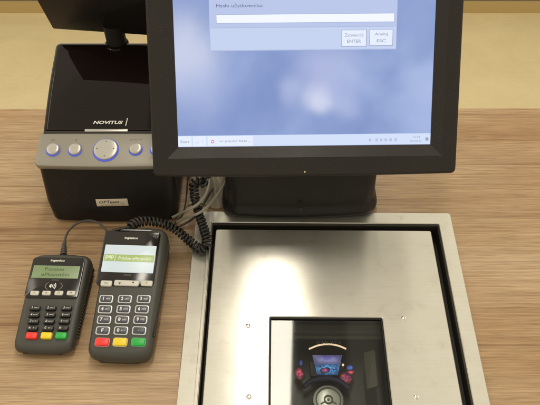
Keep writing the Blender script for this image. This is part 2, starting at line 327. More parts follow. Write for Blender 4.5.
# recessed tray under the platter
bm = bmesh.new()
TRAY_HOLE = (on_face(MS @ T3(0,0,.007), 269.5, 317)[0]-.010, on_face(MS @ T3(0,0,.007), 382.5, 317)[0]+.010, on_face(MS @ T3(0,0,.007), 330, 317)[1])
plan_ring(bm, gx0-.002, gx1+.002, -SC_D+.018, gy1+.002, TRAY_HOLE[0], TRAY_HOLE[1], TRAY_HOLE[2]-.18, TRAY_HOLE[2]+.010, -.022, -.020, .001, .001, .0003)
for (a, b, c, d) in ((gx0-.002, gx0+.001, -SC_D+.018, gy1+.002), (gx1-.001, gx1+.002, -SC_D+.018, gy1+.002), (gx0+.001, gx1-.001, gy1-.001, gy1+.002), (gx0+.001, gx1-.001, -SC_D+.018, -SC_D+.021)):
    box(bm, a, b, c, d, -.020, .0003)
link('tray', bm, GAPM, t, smooth=0)
Mp = MS @ T3(0, 0, .007)
px0 = on_face(Mp, 202.5, 405)[0]; px1 = on_face(Mp, 463, 405)[0]; py1 = on_face(Mp, 330, 230)[1]
wx0 = on_face(Mp, 269.5, 317)[0]; wx1 = on_face(Mp, 382.5, 317)[0]; wy1 = on_face(Mp, 330, 317)[1]; wy0 = wy1-.17
bm = bmesh.new(); plan_ring(bm, px0, px1, -SC_D+.033, py1, wx0, wx1, wy0, wy1, .0015, .007, .0025, .002, .0009)
pl = link('platter', bm, STEEL, t, uv=True)
for (u, v) in ((248, 326), (249, 397), (404, 318), (416.5, 397)):
    x, y = on_face(Mp, u, v); bm = bmesh.new()
    n = 20; rr = [[(x+r*math.cos(2*math.pi*i/n), y+r*math.sin(2*math.pi*i/n), .007+z) for i in range(n)] for r, z in ((.0034, .0), (.0031, .0006), (.0022, .0011), (.001, .0013))]
    loft(bm, rr); link('platter_dimple', bm, CHR, pl)
# scanner window
bm = bmesh.new(); plan_ring(bm, wx0+.0003, wx1-.0003, wy0+.0003, wy1-.0003, wx0+.0022, wx1-.0022, wy0+.0022, wy1-.0022, -.001, .0055, .0018, .001, .0003)
wf = link('window_frame', bm, BLK, t)
bm = bmesh.new(); box(bm, wx0+.0024, wx1-.0024, wy0+.0024, wy1-.0024, .0030, .0031); link('window_glass', bm, GLS, t, smooth=0)
# the well under the glass
WD = -.075
a0, a1, b0, b1 = wx0-.006, wx1+.006, wy0-.006, wy1+.006
bm = bmesh.new()
box(bm, a0, a1, b0, b1, WD-.003, WD)
for q in ((a0-.003, a0, b0-.003, b1+.003), (a1, a1+.003, b0-.003, b1+.003), (a0, a1, b1, b1+.003), (a0, a1, b0-.003, b0)): box(bm, *q, WD-.003, .0008)
well = link('optics_well', bm, DARK, t, smooth=0)
def well_at(u, v, z): return on_face(MS @ T3(0, 0, z), u, v)
# stepped ledge, deck and mirror plates inside the well
x0, y0 = well_at(272, 338, -.03); bm = bmesh.new()
box(bm, a0+.001, a1-.001, y0, b1-.001, -.033, -.03); box(bm, a0+.001, a1-.001, y0+.004, b1-.001, -.03, -.022); link('ledge', bm, DKG, well, smooth=0)
xr, yr = well_at(372, 370, -.04); bm = bmesh.new(); slab(bm, .016, .05, .004, .002, T3(xr, yr, -.04) @ RY(math.radians(-35))); link('mirror_plate', bm, DKG, well)
ZI = -.055  # glowing solid parts below stand in for a reflection in the glass
def wq(u, v, dz=0): x, y = well_at(u, v, ZI+dz); return x, y
bm = bmesh.new()
p0 = wq(309, 349); p1 = wq(328, 344.5); p2 = wq(347.5, 349.5)
sweep(bm, spline([(*p0, ZI), (*wq(318, 345.8), ZI+.001), (*p1, ZI+.001), (*wq(338, 346), ZI+.001), (*p2, ZI)], .002), .0012, 8); link('reflected_arc', bm, ARC, well)
def quad(bm, pts, t_=.002, dz=0.):
    P = [wq(u, v, dz) for u, v in pts]; loft(bm, [[(x, y, ZI+dz-t_) for x, y in P], [(x, y, ZI+dz) for x, y in P]])
bm = bmesh.new(); quad(bm, ((311, 376), (343, 376), (346, 353), (309, 353)), .003, -.002); link('reflection_backing', bm, TBLK, well, smooth=0)
bm = bmesh.new(); quad(bm, ((314.5, 363.5), (340.5, 363.5), (342, 355), (312.5, 355))); link('reflected_upper_patch', bm, glow('lavender_glow', (.42, .40, .80), 1.0, 60, (.16, .14, .5), .8, .45), well, smooth=0)
bm = bmesh.new(); quad(bm, ((317, 374), (338, 374), (340.3, 364.3), (315, 364.3))); lr = link('reflected_lower_patch', bm, glow('cyan_glow', (.10, .50, 1.0), 1.3, 260, (.02, .08, .45), .8, .4), well, smooth=0)
random.seed(9)
bm = bmesh.new(); x, y = wq(325, 370.5); slab(bm, .013, .0075, .0005, .0035, T3(x, y, ZI+.0002) @ RZ(.25)); link('reflected_red_patch', bm, glow('red_soft', (1.0, .07, .12), 1.1, 600, (.05, .10, .5), .9), lr)
for (cu, cv, a_, b_) in ((322, 366.5, .0034, .0010), (334, 368.5, .0020, .0024), (328, 367.5, .0012, .0010)):
    bm = bmesh.new(); x, y = wq(cu, cv); disc(bm, a_, .0008, x, y, ZI+.0004, n=16, bev=.0003, ry=b_); link('reflected_white_spot', bm, glow('white_soft', (.7, .82, 1), 1.0, 500, (.1, .3, .8)), lr)
for (cu, cv, w_, h_, m_) in ((299.5, 373, .010, .020, 300), (346, 377.5, .016, .016, 260), (351, 371, .010, .012, 300)):
    bm = bmesh.new(); x, y = wq(cu, cv); slab(bm, w_, h_, .001, .004, T3(x, y, ZI-.002) @ RZ(.4 if cu < 310 else -.5)); link('reflected_red_cluster', bm, glow('red_cluster', (1.0, .08, .12), 1.5, m_, (.10, .02, .10)), well)
bm = bmesh.new(); x, y = wq(350, 368); slab(bm, .010, .009, .001, .003, T3(x, y, ZI)); link('reflected_blue_spot', bm, glow('blue_soft', (.10, .28, 1.0), 1.6, 300, (.05, .05, .4)), well)
bm = bmesh.new(); x, y = wq(301, 363); slab(bm, .006, .010, .001, .002, T3(x, y, ZI)); link('reflected_blue_spot', bm, glow('blue_soft', (.08, .18, .7), .9, 300, (.05, .05, .4)), well)
bm = bmesh.new(); sweep(bm, spline([(*wq(304, 386), ZI-.003), (*wq(312, 380), ZI-.003), (*wq(327, 377.5), ZI-.003), (*wq(340, 380.5), ZI-.003), (*wq(350, 388), ZI-.003)], .002), .0034, 8); link('reflected_lower_arc', bm, mat('indigo_reflection', (.03, .028, .09), .3), well)
bm = bmesh.new(); x, y = wq(343, 365); disc(bm, .0016, .001, x, y, ZI, n=12, bev=.0003); link('reflected_orange_spot', bm, ARC, well)
# pale disc and its marks, part of the same reflection, built solid
hx_, hy_ = wq(328.5, 399)
bm = bmesh.new(); disc(bm, .0205, .012, hx_, hy_, ZI-.014, bev=.003); refl_disc = link('reflected_disc', bm, DISCM, well)
bm = bmesh.new(); annulus(bm, .0150, .0165, .002, hx_, hy_, ZI-.002); annulus(bm, .004, .006, .002, hx_, hy_, ZI-.0018); link('reflected_disc_ring', bm, DISCD, refl_disc)
bm = bmesh.new()
for a in (-2.6, -.5): box(bm, .0062, .0115, -.0008, .0008, 0, .0012, T3(hx_, hy_, ZI-.0019) @ RZ(a))
disc(bm, .0018, .0012, hx_, hy_, ZI-.0019, n=16, bev=.0004); link('reflected_disc_marks', bm, DISCD, refl_disc)
x, y = wq(328.5, 342.5, .005)
text('reflected_mark', 'XMUITS', well, MARKG, T3(x, y, ZI+.005), width=.034, height=.0055)  # reversed lettering of the reflection, built as solid text
# ------------------------------------------------------------------ monitor
MB_LOC = Vector((.042, .574, 0)); M_RZ = math.radians(.9)
mon = thing('monitor', 'dark brown framed flat touch monitor showing a blue password login screen', 'monitor', (MB_LOC.x, MB_LOC.y+.09, 0), M_RZ)
RM = rootM(mon.location, M_RZ); RMI = RM.inverted()
TILT = math.radians(39)
sb = CAM + ray(304.6, 146)*.782          # middle of the screen's lower edge
MF = RMI @ T3(*sb) @ RZ(M_RZ) @ RX(math.pi/2-TILT)      # x right, y up the screen, z out of the screen
WF = RM @ MF
SW, SH = .304, .228; bz = .0305; bzb = .0345; ow, oh = SW+2*bz, SH+bz+bzb; ocy = (SH+bz-bzb)/2
def RR(i, z, extra_b=0): return [(x, y, z) for x, y in rrect(ow-2*i, oh-2*i, max(.006-i, .0015), 4, .0018, 0, ocy)]
def RI(i, z): return [(x, y, z) for x, y in rrect(SW+2*i, SH+2*i, .0006, 4, .00001, 0, SH/2)]
bm = bmesh.new()
loft(bm, [RI(0, -.003), RI(0, -.001), RI(.012, .0062), RI(.0126, .0066), RR(.003, .0066), RR(.001, .0055), RR(0, .003), RR(.0005, -.018), RR(.006, -.026), RR(.012, -.030)], MF, cap0=False)
body = link('bezel', bm, BEZ, mon, smooth=25)
bm = bmesh.new(); R2 = lambda i, z: [(x, y, z) for x, y in rrect(ow-.07-2*i, oh-.07-2*i, .02, 4, 0, 0, ocy)]
loft(bm, [R2(0, -.0302), R2(.006, -.042), R2(.02, -.052)], MF); link('rear_housing', bm, BLKS, mon)
bm = bmesh.new(); box(bm, -SW/2, SW/2, 0, SH, -.0040, -.0024, MF); scr = link('screen', bm, SCR, mon, smooth=0)
def sc(u, v): return on_face(WF, u, v)
def cloud(u, v, r, col, a):          # a pale cloud of the wallpaper
    nt = SCN['nt']; x, y = sc(u, v); p = MF @ Vector((x, y, -.0024)); N = nt.nodes
    tc = N.new('ShaderNodeTexCoord'); w = N.new('ShaderNodeTexNoise'); w.inputs['Scale'].default_value = 18; w.inputs['Detail'].default_value = 3; nt.links.new(tc.outputs['Object'], w.inputs['Vector'])
    ms = N.new('ShaderNodeVectorMath'); ms.operation = 'MULTIPLY_ADD'; ms.inputs[1].default_value = (.03, .03, .03); nt.links.new(w.outputs['Color'], ms.inputs[0]); nt.links.new(tc.outputs['Object'], ms.inputs[2])
    d = N.new('ShaderNodeVectorMath'); d.operation = 'DISTANCE'; d.inputs[1].default_value = p+Vector((.015, .015, .015)); nt.links.new(ms.outputs[0], d.inputs[0])
    mr = N.new('ShaderNodeMapRange'); mr.interpolation_type = 'SMOOTHERSTEP'; mr.inputs[1].default_value = r; mr.inputs[2].default_value = 0; mr.inputs[4].default_value = a; nt.links.new(d.outputs['Value'], mr.inputs[0])
    SCN['c'] = mix_rgb(nt, mr.outputs[0], SCN['c'], col); nt.links.new(SCN['c'], N['Principled BSDF'].inputs['Emission Color'])
cloud(183, 52, .070, (.64, .68, .84), .75); cloud(319, 98, .030, (.74, .77, .91), .72); cloud(290, 88, .03, (.50, .56, .80), .5); cloud(345, 105, .03, (.48, .54, .79), .5); cloud(325, 68, .060, (.46, .50, .76), .6); cloud(425, 85, .05, (.42, .52, .80), .6); cloud(200, 90, .06, (.45, .52, .78), .5)
cloud(430, 125, .05, (.36, .46, .76), .5)
def spanel(name, m, u0, v0, u1, v1, z, par=None, label=None, t_=.0002):
    x0, y0 = sc(u0, v0); x1, y1 = sc(u1, v1); bm = bmesh.new(); box(bm, min(x0, x1), max(x0, x1), min(y0, y1), max(y0, y1), z-.0023, z-.0023+t_, MF); return link(name, bm, m, par or scr, smooth=0, label=label)
def stext(s, u, v, wpx, hpx, m, z=.0012, par=None):
    x, y = sc(u, v); k = .00117; return text('screen_text', s, par or scr, m, MF @ T3(x, y, z-.0023), width=wpx*k, height=hpx*k, bold=0 if ('ż' in s or 'ź' in s) else .012)
xa, ya = sc(210, 51); xb, _ = sc(396.5, 51); DT = .094
bm = bmesh.new(); box(bm, xa, xb, ya, ya+.105, -.0023, -.0021, MF); link('dialog_window', bm, DLG, scr, smooth=0)
bm = bmesh.new(); box(bm, xa+.001, xb-.001, ya+.0012, ya+.0255, -.0021, -.0019, MF); link('dialog_footer', bm, DLGL, scr, smooth=0)
bm = bmesh.new(); box(bm, xa+.005, xb-.004, ya+.0258, ya+.0263, -.0021, -.0019, MF); link('dialog_line', bm, LINE, scr, smooth=0)
x0, y0 = sc(216.5, 23); x1, y1 = sc(396, 13.2); x1 = xb-.0035
bm = bmesh.new(); box(bm, x0-.0006, x1+.0006, y0-.0006, y1+.0006, -.0021, -.0020, MF); link('field_border', bm, LINE, scr, smooth=0)
bm = bmesh.new(); box(bm, x0, x1, y0, y1, -.0020, -.0018, MF); link('text_field', bm, FLD, scr, smooth=0)
stext('Hasło użytkownika:', 239.5, 5.8, 46, 4.6, STXT)
for (u0, v0, u1, v1, a, b) in ((342, 30, 366.5, 46, 'Zatwierdź', 'ENTER'), (370, 29.7, 393, 45.3, 'Anuluj', 'ESC')):
    x0, y0 = sc(u0, v1); x1, y1 = sc(u1, v0)
    bm = bmesh.new(); box(bm, x0-.0006, x1+.0008, y0-.0009, y1+.0004, -.0019, -.0017, MF); e = link('button_edge', bm, SHAD, scr, smooth=0)
    bm = bmesh.new(); box(bm, x0, x1, y0, y1, -.0017, -.0015, MF); e = link('dialog_button', bm, TSKB, scr, smooth=0)
    stext(a, (u0+u1)/2, (v0+v1)/2-3.2, 19 if a[0] == 'Z' else 13, 3.6, STXT2, par=e); stext(b, (u0+u1)/2, (v0+v1)/2+3.2, 14 if b[0] == 'E' and len(b) > 3 else 9, 3.0, STXT2, par=e)
bm = bmesh.new(); box(bm, -SW/2, SW/2, .0003, .0135, -.0023, -.0021, MF); tb = link('taskbar', bm, TSK, scr, smooth=0)
for (x0, x1, s, sw) in ((-.1515, -.136, 'Start', .011), (-.134, -.1185, '_  :', .009), (-.1165, -.062, 'w: pcpos7 baza ...', .038)):
    bm = bmesh.new(); box(bm, x0, x1, .001, .0128, -.0021, -.0019, MF); e = link('taskbar_button', bm, TSKB, tb, smooth=0)
    text('screen_text', s, e, STXT2, MF @ T3((x0+x1)/2+(.006 if x1 > -.1 else 0), .0066, -.0015), width=sw, height=.0034)
bm = bmesh.new(); annulus(bm, .0012, .002, .0002, -.1105, .0062, -.0018, MF, 16); link('taskbar_icon', bm, REDT, tb)
bm = bmesh.new()
for i, x in enumerate((.079, .087, .0925, .098, .104, .110)): slab(bm, .0032, .0035, .0002, .0008, MF @ T3(x, .0062, -.0020))
link('tray_icons', bm, mat('tray_icon_tone', (.02, .02, .02), emit=(.45, .53, .74), estr=1), tb)
text('screen_text', '15:33', tb, STXT2, MF @ T3(.135, .0092, -.0018), width=.008, height=.0024)
text('screen_text', '2018-02-02', tb, STXT2, MF @ T3(.134, .0045, -.0018), width=.014, height=.0022)
bm = bmesh.new(); slab(bm, .0035, .004, .0002, .0006, MF @ T3(.1478, .0066, -.0020)); link('tray_flag', bm, STXT2, tb)
x, y = sc(304, 172.4); bm = bmesh.new(); disc(bm, .0007, .0004, 0, -bzb+.004, .0066, MF, 12, .0002); link('power_light', bm, LEDY, mon)
# stand: base block with flange, neck
bx = 0; D0 = -.09
def BR(w, d, r, z, b=.006): return [(x, y, z) for x, y in rrect(w, d, r, 6, b, 0, D0+.0+.185/2+ (0))]
bm = bmesh.new()
loft(bm, [BR(.218, .176, .022, .0065), BR(.225, .182, .024, .009), BR(.2255, .183, .025, .013), BR(.222, .179, .024, .019), BR(.216, .172, .022, .024), BR(.214, .169, .020, .030), BR(.208, .164, .018, .108), BR(.200, .156, .016, .113), BR(.17, .13, .014, .1145)])
base = link('stand_base', bm, BLKS, mon, smooth=50)
bm = bmesh.new(); f = at_y(300.5, 205, .574); p = RMI @ f; slab(bm, .005, .006, .003, .001, T3(p.x, p.y-.006, p.z) @ RX(math.pi/2)); link('base_port', bm, GAPM, base)
bm = bmesh.new(); loft(bm, [[(x, y, 0) for x, y in rrect(.09, .04, .015)], [(x, y, .09) for x, y in rrect(.08, .035, .015)]], T3(0, .03, .11) @ RX(math.radians(12))); link('neck', bm, BLK, mon)
for (x, y) in ((-.085, -.06), (.085, -.06), (-.085, .07), (.085, .07)):
    bm = bmesh.new(); disc(bm, .008, .0066 if y < 0 else .0066, x, y, 0.0 if y > 0 else .0000, n=20, bev=.0004)
    link('rubber_foot', bm, BLK, base)
# ------------------------------------------------------------------ fiscal printer with customer display
PC = Vector((-.2225, .588, 0)); pr = thing('receipt_printer', 'black fiscal receipt printer with silver button strip and glossy lid, dark customer display on top', 'printer', PC, 0)
def side(bm, prof, hw, mtx=None, edge=.003):     # prof: (y,z) closed polygon; extruded across x with softened ends
    P0 = [Vector(p) for p in prof]; c = sum(P0, Vector((0, 0)))/len(P0)
    def ring(x, k): return [(x, c.x+(p.x-c.x)*k, c.y+(p.y-c.y)*k) for p in P0]
    k = 1-edge/.05
    loft(bm, [ring(-hw, k), ring(-hw+edge*.3, 1-(1-k)*.35), ring(-hw+edge, 1), ring(hw-edge, 1), ring(hw-edge*.3, 1-(1-k)*.35), ring(hw, k)], mtx)
# body as stacked outline rings (front face leans back, lower skirt tucks in)
def PR(w, y0, y1, z, r=.012, b=.004): return [(x, y, z) for x, y in rrect(w, y1-y0, r, 5, b, 0, (y0+y1)/2)]
bm = bmesh.new()
loft(bm, [PR(.174, -.0135, .195, .003), PR(.1795, -.0175, .198, .006), PR(.1835, -.0145, .20, .026), PR(.1865, -.0115, .202, .033, b=.003), PR(.181, .0015, .203, .100, .010, .002), PR(.176, .005, .200, .1020, .008, .0015)])
pb = link('body', bm, BLKS, pr, smooth=30)
for (x, y) in ((-.07, .02), (.07, .02), (-.07, .16), (.07, .16)):
    bm = bmesh.new(); disc(bm, .007, .003, x, y, 0, n=16, bev=.0004); link('rubber_foot', bm, BLK, pb)
Y0, Z0, Y1, Z1 = -.0040, .1050, .0455, .1175; ph = math.atan2(Z1-Z0, Y1-Y0); PL = math.hypot(Z1-Z0, Y1-Y0)
PF = T3(0, Y0, Z0) @ RX(ph)                                # silver strip plane, y up the strip
bm = bmesh.new()
def SR(i, z): return [(x, y, z) for x, y in rrect(.183-2*i, PL-2*i, .006, 5, .002, 0, PL/2)]
loft(bm, [SR(.002, -.012), SR(0, -.009), SR(0, -.002), SR(.0008, -.0006), SR(.003, 0)], PF); sp = link('control_panel', bm, SILV, pr, smooth=40)
PW = rootM(PC, 0) @ PF
def blegend(s, u, v, w, h=.0022): x, y = on_face(PW, u, v); text('button_legend', s, sp, GRYP, PF @ T3(x, y, .0003), width=w, height=h)
for (u, v, r) in ((53.3, 150, .0088), (75.3, 150, .0088), (106, 150, .0166), (136, 149.3, .0088), (157, 149.3, .0088)):
    x, y = on_face(PW, u, v); bm = bmesh.new(); annulus(bm, r*.93, r*1.03+.0004, .0016, x-.0002, y-.0003, 0, PF); g = link('button_ring', bm, BLUE, sp)
    bm = bmesh.new(); n = 40; k = [(1, 0), (1, .0028), (.96, .0036), (.85, .0041), (.5, .0043), (.2, .0043)]
    loft(bm, [[(x+r*.96*q*math.cos(2*math.pi*i/n), y+r*.96*q*math.sin(2*math.pi*i/n), z) for i in range(n)] for q, z in k], PF); b_ = link('button', bm, SILB, sp)
    if r > .01:
        bm = bmesh.new()
        for a in range(4): disc(bm, .0008, .0003, x+.0112*math.cos(a*math.pi/2), y+.0112*math.sin(a*math.pi/2), .0042, PF, 8, .0001)
        link('button_mark', bm, DKT, b_)
blegend('OFF', 53, 140, .005); blegend('CE', 76, 140, .003); blegend('OK  NIE / TAK', 136, 139.6, .017)
blegend('NOVITUS', 152, 158, .008, .0014)
# glossy lid
LY0, LZ0 = .0485, .1200; LY1, LZ1 = .180, .1590; lt = math.atan2(LZ1-LZ0, LY1-LY0); LL = math.hypot(LZ1-LZ0, LY1-LY0)
LF = T3(0, LY0, LZ0) @ RX(lt); LW = rootM(PC, 0) @ LF
nseg = 14; prof = [(LY0, .100), (LY0, LZ0-.0025), (LY0+.001, LZ0-.0008), (LY0+.003, LZ0+.0005)]
for i in range(1, nseg): f = i/nseg; prof.append((LY0+.003+(LY1-LY0-.003)*f, LZ0+.0005+(LZ1-LZ0)*f+.0035*math.sin(math.pi*f)))
for i in range(8): a = math.pi/2*i/7; prof.append((LY1+.014*math.sin(a), LZ1-.014+.0155*math.cos(a)))
prof += [(LY1+.016, .10)]
bm = bmesh.new()
P0 = [Vector(p) for p in prof]
def lring(x, dz): return [(x, p.x+(.001 if dz else 0)*0, max(.10, p.y-dz*(1 if p.y > .105 else 0))) for p in P0]
hw = .0885
loft(bm, [lring(-hw, .007), lring(-hw+.0012, .0035), lring(-hw+.004, .001), lring(-hw+.008, 0), lring(hw-.008, 0), lring(hw-.004, .001), lring(hw-.0012, .0035), lring(hw, .007)])
lid = link('lid', bm, GLOSS, pr, smooth=50)
def lidp(u, v): return on_face(LW @ T3(0, 0, .002), u, v)
# small tab under the lid, gap strip, logo
bm = bmesh.new(); box(bm, -.086, .086, PL-.0018, PL+.002, -.004, .0008, PF); link('lid_gap', bm, GAPM, pr, smooth=0)
x0, y0 = on_face(PW, 85, 131); x1, _ = on_face(PW, 128, 131); bm = bmesh.new(); slab(bm, x1-x0, .004, .0022, .0008, PF @ T3((x0+x1)/2, y0, 0)); link('lid_tab', bm, SILB, pr)
x, y = lidp(108, 122.3); text('lid_logo', 'NOVITUS', lid, WHT, LF @ T3(x, y, .0017), width=.0405, height=.0052, shear=.2, bold=.035)
x, y = lidp(126.5, 122); bm = bmesh.new(); box(bm, -.0006, .0006, -.006, .006, 0, .0003, LF @ T3(x, y, .0016) @ RZ(-.12)); link('logo_bar', bm, WHT, lid, smooth=0)
# sticker on the front
FA = math.atan2(.096-.033, .014); FM = T3(0, -.0115, .033) @ RX(FA); FWm = rootM(PC, 0) @ FM
sx, sy = on_face(FWm, 112.5, 201); 
bm = bmesh.new(); slab(bm, .0445, .0125, .0004, .0008, FM @ T3(sx, sy, .0032) @ RZ(math.radians(1.5))); st = link('sticker', bm, STK, pr)
text('sticker_text', 'OPTeam', st, DKT, FM @ T3(sx-.004, sy+.0012, .0037) @ RZ(math.radians(1.5)), width=.028, height=.0048, shear=.25, bold=.015)
text('sticker_text', 's.a.', st, GRYP, FM @ T3(sx+.0145, sy-.0002, .0037), width=.0055, height=.002)
text('sticker_text', 'tel. 17 867 21 00', st, GRYP, FM @ T3(sx, sy-.0042, .0037) @ RZ(math.radians(1.5)), width=.034, height=.0014)
# customer display
dl = at_y(53, 29, .785); dr = at_y(147, 37, .770); dd = (dr-dl).normalized(); yawd = math.atan2(dd.y, dd.x); dl = dl-PC
DM = T3(*dl) @ RZ(yawd) @ RX(math.radians(90+18)); DWd, DHt = .205, .105      # x right, y up, z towards clerk
bm = bmesh.new(); slab(bm, DWd, DHt, .014, .0025, DM @ T3(DWd/2, DHt/2, -.014), bev=.0015)
dp = link('display_panel', bm, BLKS, pr)
bm = bmesh.new(); slab(bm, DWd-.02, DHt-.02, .004, .002, DM @ T3(DWd/2, DHt/2, -.0182) ); link('display_rear_window', bm, TBLK, dp)
nk = at_y(117, 47, .772)-PC
bm = bmesh.new(); n = 24
loft(bm, [[(nk.x+r*math.cos(2*math.pi*i/n), nk.y+.004+r*.75*math.sin(2*math.pi*i/n), z) for i in range(n)] for r, z in ((.0155, .140), (.0152, .160), (.0145, .163), (.0145, .190))])
nkb = link('display_neck', bm, BLK, pr)
bm = bmesh.new(); annulus(bm, .0150, .0172, .003, nk.x, nk.y+.003, .1565, None, 28); link('neck_collar', bm, GLOSS, nkb)
# ------------------------------------------------------------------ payment devices
def device(root, w, L, hf, hb, r, bulge, body_m, taper):
    """wedge body standing on z=0, origin at its middle; returns the tilted face matrix"""
    Hh = lambda y: hf+(hb-hf)*(y+L/2)/L
    def R(i, fz, b=bulge, rr=None): return [(x, y, fz(y)) for x, y in rrect(w-2*i, L-2*i, (rr or r)-i*.5, 7, b, 0, 0, taper)]
    bm = bmesh.new()
    loft(bm, [R(.005, lambda y: .0), R(.003, lambda y: .003), R(.0016, lambda y: Hh(y)*.42), R(.0012, lambda y: Hh(y)*.45), R(.0, lambda y: Hh(y)*.50), R(0, lambda y: Hh(y)-.0085),
              R(.0010, lambda y: Hh(y)-.0045), R(.0028, lambda y: Hh(y)-.0016), R(.0052, lambda y: Hh(y)-.0003), R(.008, lambda y: Hh(y))])
    b = link('body', bm, body_m, root, smooth=38)
    F = T3(0, -L/2, hf) @ RX(math.atan2(hb-hf, L)); return b, F
def key(root, F, x, y, w, h, m, name='key', t=.0028, r=.002, bev=.0012, rz=0, label=None):
    bm = bmesh.new(); slab(bm, w, h, t, r, F @ T3(x, y, -.0006) @ RZ(rz), bev=bev); return link(name, bm, m, root, label=label)
# --- terminal
TL, TW = .172, .0800
f0 = at_z(121.5, 363.5, 0); b0_ = at_z(136.5, 229, .052)
tc_ = Vector(((f0.x+b0_.x)/2+.001, (f0.y+b0_.y)/2+.001, 0)); t_rz = math.radians(-2.2)
tm = thing('payment_terminal', 'larger grey card payment terminal with bright white screen, between pin pad and scale', 'card terminal', tc_, t_rz)
tb_, F = device(tm, TW, TL, .024, .052, .012, .003, TERM, .015); FWt = rootM(tc_, t_rz) @ F
def fx(u, v, W_=None): return on_face(FWt, u, v)
def fslab(bm, c4, t, z, r, F_, W_, bev=.0004):
    P = [on_face(W_, *c) for c in c4]; cx = sum(p[0] for p in P)/4; cy = sum(p[1] for p in P)/4
    w = (P[1][0]-P[0][0]+P[2][0]-P[3][0])/2; h = (P[0][1]-P[3][1]+P[1][1]-P[2][1])/2
    slab(bm, w, h, t, r, F_ @ T3(cx, cy, z), bev=bev); return cx, cy, w, h
bm = bmesh.new(); X = fslab(bm, ((102.5, 231), (160, 231.5), (154.5, 287), (98.5, 286)), .0022, -.001, .005, F, FWt, .0008); panel = link('display_panel', bm, TBLK, tm)
bm = bmesh.new(); cx, cy, w, h = fslab(bm, ((104.5, 245), (156, 246.5), (154, 273.5), (102.5, 272.5)), .0003, .0013, .0008, F, FWt, .0001); lcd = link('screen', bm, LCDW, panel)
bm = bmesh.new(); gy = fx(130, 258.8)[1]; slab(bm, w*.97, .0098, .0002, .0002, F @ T3(cx, gy, .0017), bev=.00005); bd = link('screen_banner', bm, BAND, lcd)
bm = bmesh.new(); box(bm, cx-w*.27-.0003, cx-w*.27+.0003, gy-.0049, gy+.0049, .00195, .00202, F); link('banner_divider', bm, LCDW, bd, smooth=0)
text('screen_text', 'pep', bd, BANT, F @ T3(cx-w*.38, gy, .0021), width=.011, height=.0065, shear=.1, bold=.02)
text('screen_text', 'Polskie ePłatności', bd, BANT, F @ T3(cx+w*.11, gy, .0021), width=.042, height=.0050, bold=.01)
x, y = fx(131.5, 238.8); text('brand_text', 'ingenico', panel, WHT, F @ T3(x, y, .0014), width=.0175, height=.0040, bold=.03)
x, y = fx(155.5, 237.5); text('brand_text', '•))', panel, GRYP, F @ T3(x, y, .0014), width=.006, height=.0045)
x, y = fx(127.5, 275.5); text('brand_text', 'iCT220', panel, GRYP, F @ T3(x, y, .0014), width=.010, height=.0016)
bm = bmesh.new(); x, y = fx(133, 230.5); slab(bm, .050, .0012, .0010, .0005, F @ T3(x, y, .0008)); link('paper_cutter', bm, RIMW, tm)
for (u0, u1, s) in ((100.8, 112.3, '—'), (114.2, 139.2, None), (141.2, 152.8, '—')):
    x0, y = fx(u0, 284); x1, y = fx(u1, 284); k = key(tm, F, (x0+x1)/2, y, x1-x0, .0078, KEYW, 'function_key', .0032)
    if s: text('key_legend', 'MENU' if u0 < 110 else 'F', k, DKT, F @ T3((x0+x1)/2, y, .0028), height=.0014 if u0 < 110 else .002)
    else:
        for sgn, a in ((-1, '▼'), (1, '▲')):
            bm = bmesh.new(); q = (x0+x1)/2+sgn*.0085; yy = y+(-.0008 if sgn < 0 else .0008); loft(bm, [[(q-.0017, yy-.001*sgn*1, z), (q+.0017, yy-.001*sgn, z), (q, yy+.0014*sgn, z)] for z in (.0026, .0029)], F); link('arrow_mark', bm, DKT, k, smooth=0)
rows = [(299.3, (106.3, 125, 143.8)), (309.5, (105.2, 123.6, 142)), (320, (104.2, 122.2, 140.5)), (330.8, (102.9, 121, 139.2))]
leg = [['1', '2', '3'], ['4', '5', '6'], ['7', '8', '9'], ['F', '0', '•']]; sub = [['qz', 'abc', 'def'], ['ghi', 'jkl', 'mno'], ['prs', 'tuv', 'wxy'], ['', '+ -', '']]
for (v, us), ls, ss in zip(rows, leg, sub):
    for u, s, s2 in zip(us, ls, ss):
        x, y = fx(u, v); rim = key(tm, F, x, y, .0174, .0108, RIMW, 'key_rim', .0018, .0026, .0006)
        k = key(tm, F, x, y, .0146, .0082, KEYN, 'key', .0032, .0020, .0012)
        text('key_legend', s, k, WHT, F @ T3(x-(.003 if s2 else 0), y, .0028), height=.0046 if s != '•' else .001, bold=.035)
        if s2: text('key_legend', s2, k, WHT, F @ T3(x+.0028, y-.0002, .0028), width=.005, height=.0022)
for u, m, nm in ((102.3, KEYR, 'red'), (120.2, KEYY, 'yellow'), (138.5, KEYG, 'green')):
    x, y = fx(u, 342.3); key(tm, F, x, y, .0180, .0112, {'red': mat('rim_red', (.75, .25, .25), .3), 'yellow': mat('rim_yellow', (.8, .7, .3), .3), 'green': mat('rim_green', (.15, .5, .25), .3)}[nm], 'key_rim', .0016, .003, .0006)
    key(tm, F, x, y, .0164, .0096, m, 'key', .0034, .0022, .0014, label='%s key' % nm)
bm = bmesh.new(); fm = T3(0, -TL/2-.0012, .0115) @ RX(math.radians(80)); slab(bm, .050, .007, .0012, .003, fm, bulge=.0005); link('card_slot_lip', bm, TERMD, tm)
bm = bmesh.new(); box(bm, TW/2-.0012, TW/2+.0006, -.06, .074, .0235, .0262); link('card_swipe_slot', bm, GAPM, tm, smooth=0)
